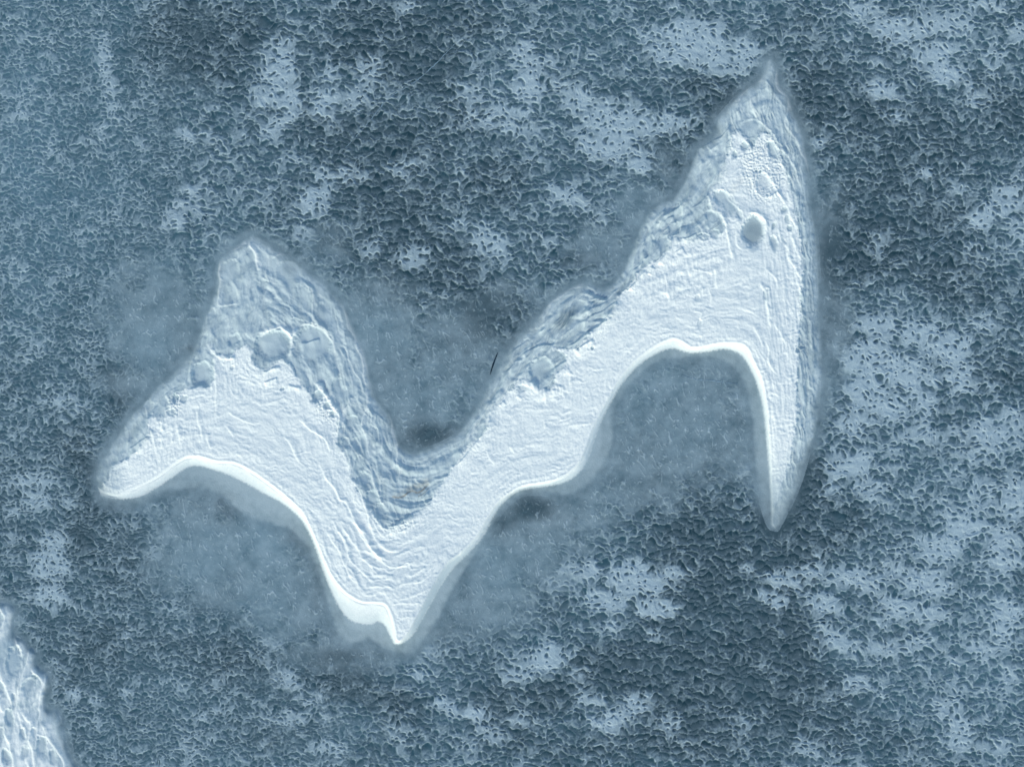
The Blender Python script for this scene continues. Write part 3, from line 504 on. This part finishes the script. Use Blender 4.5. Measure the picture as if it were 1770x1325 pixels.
# shelf edge where the clean snow has been undercut at its north side
wob = fbm(X / 55, Y / 55, 141, 2)
sw = 2.5 + 9 * ss(-.05, .5, wob)
fm = ss(-1, 1, (dF + (jn * 7 + jf * 2) * bodys) / sw)
nearN = bodys * ss(2, 10, dC)
H += .045 * ss(-4, 3, dF + jn * 6) * np.exp(-np.maximum(dF, 0) / 22) * nearN
old = np.clip(ss(-2, 17 + wob * 14, dd + jn * 7), 0, 1) * .92
# apron below the slip face: banked grey drift, thin to its edge
ap = ~inT
def zone(cx, cy, rx, ry, tn=0): return 1 - ss(.5, 1.2, ell(X, Y, cx, cy, rx, ry, tn))
old = np.where(ap, ss(-1, 13 + wob * 8, dO + jn * 5) * np.clip(.25 + .12 * jn + .17 * zone(450, 850, 110, 70, 30) + .22 * zone(775, 1020, 50, 110, 32) + .20 * zone(630, 1095, 60, 30) + .2 * zone(1045, 770, 30, 80, 20) + .15 * zone(1315, 800, 20, 120), 0, .8), old)
old = blur(old.astype(F), 3)
# wind grain: long streaks that follow the flanks, in the old hard snow
vx, vy = .42, .91
su = (X * vy - Y * vx); sv = (X * vx + Y * vy)
right = ss(1290, 1380, X + (Y - 400) * .02)
strk = fbm((X + jn * 5) / 6.5, Y / 46, 160, 3)
nwd = np.maximum(ss(800, 860, X) * (1 - ss(1120, 1200, X)), 0)
lay = dN + fbm(X / 40, Y / 40, 163, 2) * 16
H += (1 - fm) * bodys * (.010 * right * (1 - np.abs(strk) * 3) + .032 * nwd * (np.sin(lay / 3.3) + .5 * np.sin(lay / 1.9 + 1)) * ss(-.3, .3, fbm(X / 22, Y / 22, 164, 2)) + .010 * (1 - .8 * nwd) * fbm(X / 9, Y / 14, 165, 3))
old *= 1 - .22 * (1 - fm) * np.clip(fbm(X / 16, Y / 30, 166, 3) * 1.6 + .1, 0, 1) - .0
scal = 1 - np.abs(fbm(X / 18 + jn * .3, Y / 28, 168, 2)) * 3.2
H += .012 * (1 - fm) * (1 - nwd) * bodys * np.clip(scal, 0, 1)
def scallop(wx0, wx1, wy0, wy1, ang, sx, sy, seed, amp):
    i0, i1 = int((wx0 - x0) / ST), int((wx1 - x0) / ST); j0, j1 = max(0, int((wy0 - y0) / ST)), int((wy1 - y0) / ST)
    x = X[j0:j1, i0:i1]; y = Y[j0:j1, i0:i1]; c_, s_ = math.cos(ang), math.sin(ang)
    u = x * c_ - y * s_; v = x * s_ + y * c_
    wxx = u + fbm(x / 34, y / 34, seed + 4, 2) * (9 if sy < 90 else 6); wyy = v + fbm(x / 30, y / 30, seed + 6, 2) * 14
    rg = np.clip(1 - np.abs(vnoise(wxx / sx, wyy / sy, seed)) * 1.9, 0, 1); rg2 = np.clip(1 - np.abs(vnoise(wxx / (sx * .5) + 7, wyy / (sy * .5), seed + 1)) * 1.9, 0, 1)
    cup = rg ** 2.2 + (.45 if sy < 85 else .25) * rg2 ** 2 * ss(-.2, .3, vnoise(x / 20, y / 20, seed + 2))
    w_ = ss(0, 30, np.minimum(np.minimum(x - wx0, wx1 - x), np.minimum(y - wy0, wy1 - y)))
    k = (1 - fm[j0:j1, i0:i1] * .9) * bodys[j0:j1, i0:i1] * ss(4, 24, dd[j0:j1, i0:i1]) * w_
    H[j0:j1, i0:i1] += amp * k * cup * ss(-.35, .2, fbm(x / 26, y / 26, seed + 9, 2))
    lipk[j0:j1, i0:i1] = np.maximum(lipk[j0:j1, i0:i1], k * rg ** 7)
    bare[j0:j1, i0:i1] = np.maximum(bare[j0:j1, i0:i1], k * (1 - ss(.0, .35, rg)))
H += (1 - fm) * bodys * ss(4, 30, dd) * ((.075 - .05 * nwd) * fbm(X / 44, Y / 52, 191, 3) + .018 * (1 - .9 * nwd) * fbm(X / 17, Y / 26, 192, 3))
lipk = np.zeros_like(H); bare = np.zeros_like(H)
scallop(330, 720, 400, 900, .28, 28, 74, 301, .022)
scallop(190, 400, 520, 860, -.30, 20, 56, 311, .018)
scallop(560, 760, 640, 930, .20, 13, 40, 321, .030)
scallop(790, 1290, 200, 820, -.64, 8, 120, 331, .034)
scallop(800, 1290, 200, 800, -.50, 16, 110, 351, .030)
scallop(1240, 1440, 90, 900, .10, 8, 80, 341, .036)
old *= 1 - .22 * bare
# clean snow: small drift ripples, chatter marks, low contour ridges
up = bodys * fm
H += up * (.0048 * np.sin((Y + fbm(X / 30, Y / 40, 171, 3) * 22 + X * .10) / 1.9) * ss(-.3, .3, fbm(X / 45, Y / 45, 172, 2)) + .012 * fbm(X / 20, Y / 12, 173, 4) + .0055 * fbm(X / 4.2, Y / 3.2, 174, 2) + .02 * fbm(X / 60, Y / 40, 177, 2))
rough = np.exp(-np.maximum(dF, 0) / 26) * up
H += rough * (.023 * fbm(X / 5.0, Y / 10, 175, 3) + .012 * fbm(X / 2.6, Y / 3.4, 176, 2))
ch = zone(300, 760, 90, 50, -25) + zone(1180, 480, 110, 55, -20) + .4 * zone(880, 730, 60, 60) + .5 * zone(975, 670, 50, 50) + zone(1320, 300, 50, 80) + zone(430, 660, 70, 40)
H += np.clip(ch, 0, 1) * up * .019 * fbm(X / 6.0, Y / 15, 178, 3)
br = zone(1180, 475, 95, 40, -25) + zone(960, 665, 60, 34, -40)
H += np.clip(br, 0, 1) * up * .013 * np.sin((Y * .85 + X * .32 + fbm(X / 20, Y / 20, 179, 2) * 10) / 3.4)
H += up * .0042 * (1 - 2 * np.abs(np.sin((dF + .12 * Y + fbm(X / 36, Y / 30, 184, 3) * 24) / 3.6))) * ss(-.25, .35, fbm(X / 50, Y / 40, 185, 2)) * ss(3, 14, dF)
H += up * ss(2, 14, dC) * (.020 * vnoise(dF / 15 + .5 * wob, (X * .5 + Y * .8 + 20 * jn) / 62, 194) + (.0075 + .006 * zone(655, 950, 115, 90, 20)) * (1 - 2.2 * np.abs(vnoise(dF / 8 + .6 * wob, (X * .7 + Y * .6) / 44, 195))) * ss(-.2, .3, fbm(X / 40, Y / 40, 196, 2)))
lyr = dd + 9 * wob + 3 * jn
H += (1 - fm) * bodys * ss(5, 22, dd) * (.042 * vnoise(lyr / 13, (X * .5 + Y * .8) / 70, 197) + .016 * (1 - 2.2 * np.abs(vnoise(lyr / 9.5, (X * .3 + Y * .8) / 52, 198))))
arc = zone(655, 950, 115, 90, 20)
H += arc * up * .014 * (1 - np.abs(np.sin((dF + fbm(X / 30, Y / 30, 180, 3) * 18) / 5.2)) * 1.5)
rd = zone(1352, 560, 45, 230) * up
H += rd * .022 * fbm((X + Y * -.12) / 5.5, Y / 40, 181, 3)
bro = zone(1320, 290, 48, 70) + zone(563, 705, 20, 34, -25) + zone(694, 903, 30, 14, -25) + zone(303, 700, 16, 26) + zone(1385, 602, 12, 8)
bro = np.clip(bro, 0, 1)
rub = fbm(X / 3.2, Y / 3.6, 182, 3); H += bro * bodys * .045 * rub
old_pit = bro * ss(.25, .6, fbm(X / 9, Y / 11, 183, 3))
fresh = np.maximum(fm, lipk * .22)
fresh *= 1 - .6 * old_pit
hold = np.zeros_like(old)
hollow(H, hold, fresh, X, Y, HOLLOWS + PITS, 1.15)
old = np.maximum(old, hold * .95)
for cx, cy, rx, ry, tn, k in BARE:
    old *= 1 - k * (1 - ss(.3, 1.2, ell(X, Y, cx, cy, rx, ry, tn) + jn * .15))
lipm = np.zeros_like(H)
for wd, a, p in RIDGES:
    stroke(H, X, Y, x0, y0, ST, p, wd, a * .0135)
    if a >= 1.8: stroke(lipm, X, Y, x0, y0, ST, p, wd * 1.1, (a - 1.2) * .38)
for L, a, p in LEDGES: stroke(H, X, Y, x0, y0, ST, p, 1.5, a * .0155, ledge=L)
# the lip: a fine double edge along the crest of the slip face
H += .018 * np.exp(-(dC / 2.6) ** 2) * ss(.02, .1, parC) * ss(.02, .1, 1 - parC)
H -= .020 * np.exp(-((dC - 4.6) / 1.3) ** 2) * inT * ~inB * ss(-.3, .3, fbm(X / 30, Y / 30, 193, 2) + .5 * (X > 1290))
# slip face stays loose, clean and brightest; its foot is grained
slipm = (inT & ~inB)
fresh = np.maximum(fresh, np.clip(lipm, 0, .85))
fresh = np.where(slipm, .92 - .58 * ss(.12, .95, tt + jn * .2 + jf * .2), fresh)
fresh = np.where(ap, ss(3, 0, dT + jf * 3.0) * .40, fresh)
fresh = np.where(slipm, fresh * (1 - .50 * np.clip(zone(765, 1010, 40, 110, 32) + zone(940, 845, 80, 20) + zone(1045, 770, 26, 90, 20), 0, 1) * ss(1, 8, dC)), fresh)
# rounded flanks: the clean snow colour turns greyer near the crest
rf = zone(1040, 770, 22, 90, 25) + zone(770, 1010, 26, 90, 32) + zone(1010, 835, 50, 20)
fresh *= 1 - .55 * np.clip(rf, 0, 1) * ss(-.2, .35, fbm(X / 9, Y / 20, 190, 3) + ss(24, 0, dC) * .4) * ss(26, 4, dC)
lt = zone(1352, 800, 46, 110, 4); fresh *= 1 - .65 * lt * ss(760, 880, Y + jn * 14)
ht = zone(178, 828, 40, 60); fresh *= 1 - .6 * ht
tip = ss(770, 900, Y + jn * 12) * (X > 1290)
fresh *= 1 - .85 * tip; old *= 1 - .55 * ss(800, 925, Y + jn * 16 + np.abs(X - 1345) * 1.2) * (X > 1290)
old *= 1 - (1 - ss(170, 225, X + jn * 14)) * .45
st_ = np.zeros_like(H)
for p, wd, k in (([(680,858),(690,859),(699,856),(706,850),(714,848),(721,851),(727,849),(734,843),(740,836)], 2.0, .80), ([(684,855),(694,852),(703,848)], 4, .22), ([(706,847),(716,842),(728,838),(738,832)], 6, .45), ([(724,857),(734,851),(741,843)], 1.1, .5), ([(1265,330),(1272,322),(1280,312)], 6, .12)):
    P = smooth_line(p, 3); i0 = int((P[:, 0].min() - 16 - x0) / ST); i1 = int((P[:, 0].max() + 16 - x0) / ST); j0 = int((P[:, 1].min() - 16 - y0) / ST); j1 = int((P[:, 1].max() + 16 - y0) / ST)
    dl = line_dist(X[j0:j1, i0:i1], Y[j0:j1, i0:i1], P)[0]
    st_[j0:j1, i0:i1] = np.maximum(st_[j0:j1, i0:i1], k * np.exp(-(dl / wd) ** 2) * (.7 + .5 * fbm(X[j0:j1, i0:i1] / 3, Y[j0:j1, i0:i1] / 3, 7, 2)))
    if wd < 2.5: H[j0:j1, i0:i1] -= .006 * np.exp(-(dl / 1.6) ** 2)
H *= 1 - .45 * tip
edge = ss(.5, 15 + wob * 8, dd + jn * 4 * ss(0, 6, dd)); H = np.maximum(H, 0) * edge
Z = .0055 + H
D = np.clip(GF(X, Y)[1], 0, 1)
thk = np.clip(np.maximum(veilf(X, Y), .6 * ss(0, 34, dd + jn * 6)), 0, 1)
old = old * ss(0, 6, dd); fresh = fresh * ss(0, 6, dd)
thk = thk * (1 - .55 * (1 - ss(.6, 1.05, ell(X, Y, 1301, 402, 21, 28, 8)))) * (1 - .35 * (1 - ss(.2, 1.2, ell(X, Y, 978, 550, 15, 38, 42))))
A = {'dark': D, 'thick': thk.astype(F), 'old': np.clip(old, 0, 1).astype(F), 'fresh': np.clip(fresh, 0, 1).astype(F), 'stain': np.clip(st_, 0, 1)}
def fc(a): return (a[1:, 1:] + a[:-1, :-1] + a[1:, :-1] + a[:-1, 1:]) * .25
inD = fc(dd) > -1
Fx, Fy = fc(X), fc(Y)
root = bpy.data.objects.new("snow_drift", None); SC.collection.objects.link(root)
tag(root, "large winding white snow drift with two peaks in the middle of the frozen lake", "snow drift", "snow drifts on the lake ice")
part = np.zeros(inD.shape, np.int32)
part[fc(slipm.astype(F)) > .5] = 2
part[(fc(bodys) > .5) & (fc(fm) < .5)] = 3
part[(fc(bodys) <= .5) & (part != 2)] = 4
for i, h in enumerate(HOLLOWS): part[(ell(Fx, Fy, *h[:5]) < 1.0)] = 10 + i
names = {0: ("windward_slope", "smooth bright white upper snow surface"), 2: ("slip_face", "brightest narrow white face below the crest"),
         3: ("eroded_skirt", "grey wind-scoured hard snow along the upwind edge"), 4: ("apron", "thin grey snow banked below the slip face")}
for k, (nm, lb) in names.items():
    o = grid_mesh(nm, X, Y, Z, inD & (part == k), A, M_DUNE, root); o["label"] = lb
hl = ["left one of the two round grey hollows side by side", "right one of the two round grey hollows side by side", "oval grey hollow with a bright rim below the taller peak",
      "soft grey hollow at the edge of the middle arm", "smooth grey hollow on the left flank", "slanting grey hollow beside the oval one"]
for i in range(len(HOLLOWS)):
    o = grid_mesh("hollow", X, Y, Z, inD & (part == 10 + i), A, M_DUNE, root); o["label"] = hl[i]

# second drift, running out of sight at the corner
x0, y0 = -300, 1000
Xb, Yb = np.meshgrid(np.arange(x0, 215, 1.3, dtype=F), np.arange(y0, 1550, 1.3, dtype=F))
d2 = GF(Xb, Yb)[3]; jn = fbm(Xb / 10, Yb / 12, 240, 3)
Hb = .30 * (1 - np.exp(-np.maximum(d2, 0) / 55)) + .03 * fbm(Xb / 14, Yb / 34, 241, 3) * ss(0, 15, d2) + .02 * fbm(Xb / 5, Yb / 12, 242, 3) * ss(5, 30, d2)
oldb = ss(-1, 22, d2 + jn * 8) * .85
frb = ss(14, 34, d2 + jn * 14) * ss(1120, 1190, Yb + jn * 20) * ss(-.35, .15, fbm(Xb / 14, Yb / 30, 243, 3) + .12)
ho = np.zeros_like(oldb); hollow(Hb, ho, frb, Xb, Yb, PITS2, .7); oldb = np.maximum(oldb, ho * .95)
for wd, a, p in RIDGES2: stroke(Hb, Xb, Yb, x0, y0, 1.3, p, wd, a * .0115)
Hfr = np.zeros_like(Hb)
for wd, a, p in RIDGES2: stroke(Hfr, Xb, Yb, x0, y0, 1.3, p, 4.5, 1.0)
frb = np.clip(np.maximum(frb, Hfr * .8 * ss(2, 14, d2)), 0, 1)
Hb = np.maximum(Hb, 0) * ss(-1, 8, d2)
Ab = {'dark': np.clip(GF(Xb, Yb)[1], 0, 1), 'thick': np.clip(np.maximum(veilf(Xb, Yb), .55 * ss(0, 16, d2)), 0, 1).astype(F), 'old': oldb.astype(F), 'fresh': frb.astype(F), 'stain': np.zeros_like(Hb)}
r2 = bpy.data.objects.new("snow_drift", None); SC.collection.objects.link(r2)
tag(r2, "smaller ridged snow drift cut off by the bottom left corner of the photo", "snow drift", "snow drifts on the lake ice")
kb = fc(d2) > -1; fb = fc(frb) > .5
pb = np.zeros(kb.shape, np.int32); bx, by = fc(Xb), fc(Yb)
for i, h in enumerate(PITS2[:4]): pb[ell(bx, by, *h[:5]) < 1] = 10 + i
for nm, k in (("windward_slope", kb & fb & (pb == 0)), ("eroded_skirt", kb & ~fb & (pb == 0))):
    grid_mesh(nm, Xb, Yb, Hb + .0055, k, Ab, M_DUNE, r2)
for i in range(4): grid_mesh("hollow", Xb, Yb, Hb + .0055, kb & (pb == 10 + i), Ab, M_DUNE, r2)

# ------------------------------------------------------------------ cracks in the ice
def flat_mat(name, col, rough=.7):
    m = bpy.data.materials.new(name); m.use_nodes = True; nt = m.node_tree; b = nt.nodes["Principled BSDF"]
    co = nt.nodes.new("ShaderNodeTexCoord").outputs['Object']
    c = mixc(nt, rng(nt, noise(nt, co, 9, 3), .35, .65, 0, 1), tuple(k * .75 for k in col), tuple(min(1, k * 1.2) for k in col))
    nt.links.new(c, b.inputs['Base Color']); b.inputs['Roughness'].default_value = rough; b.inputs['Specular IOR Level'].default_value = .15
    return m
M_DARK = flat_mat("open_crack", (.008, .028, .050)); M_SEAM = flat_mat("refrozen_seam", (.17, .27, .34))
def seam(pts, width, z0, z1, mat, label, group=None, kinked=0.0):
    P = smooth_line(pts, 2.5); n = len(P); r = np.random.RandomState(int(P[0, 0]))
    d = np.gradient(P, axis=0); d /= np.hypot(*d.T)[:, None]; nn = np.stack([-d[:, 1], d[:, 0]], -1)
    P = P + nn * (r.rand(n, 1) - .5) * kinked
    t = np.linspace(0, 1, n); wv = width * (np.sin(np.clip(t, 0, 1) * math.pi) ** .6 * .9 + .1) * (.7 + .6 * r.rand(n))
    V = []; Fc = []
    for i in range(n):
        for s_, zz in ((-1, z0), (0, z1), (1, z0)):
            q = P[i] + nn[i] * s_ * wv[i] * .5; V.append(((q[0] - CX) * PX, -(q[1] - CY) * PX, zz))
    for i in range(n - 1):
        for k in (0, 1): Fc.append((i * 3 + k, i * 3 + k + 1, (i + 1) * 3 + k + 1, (i + 1) * 3 + k))
    c = np.mean(V, axis=0); c[2] = 0
    V = [tuple(np.array(v) - c) for v in V]
    me = bpy.data.meshes.new("ice_crack"); me.from_pydata(V, [], [f[::-1] for f in Fc]); me.update(); me.materials.append(mat)
    for p_ in me.polygons: p_.use_smooth = True
    o = bpy.data.objects.new("ice_crack", me); SC.collection.objects.link(o); o.location = c
    tag(o, label, "ice crack", group); return o
seam([(861,608),(856,620),(851,634),(847,648)], 2.4, .022, .020, M_DARK, "short black open crack in the ice beside the drift's grey middle flank")
G = "pale refrozen cracks across the lake ice"
seam([(800,62),(775,88),(745,118),(712,145),(672,170),(640,208),(612,240),(585,268)], 2.2, .010, .027, M_SEAM, "long pale straight crack running from the dark ice at top middle down to the left", G, 1.2)
seam([(1722,322),(1690,355),(1660,385),(1625,415),(1590,445)], 2.2, .010, .027, M_SEAM, "pale diagonal crack across the pitted crust near the right edge, above the broad light patch", G, 1.0)
seam([(1178,648),(1200,655),(1228,657),(1255,661),(1275,663)], 2.2, .004, .014, M_SEAM, "fine pale crack on smooth ice under the arch of the drift", G, 1.0)
print("verts", sum(len(o.data.vertices) for o in SC.objects if o.type == 'MESH'))
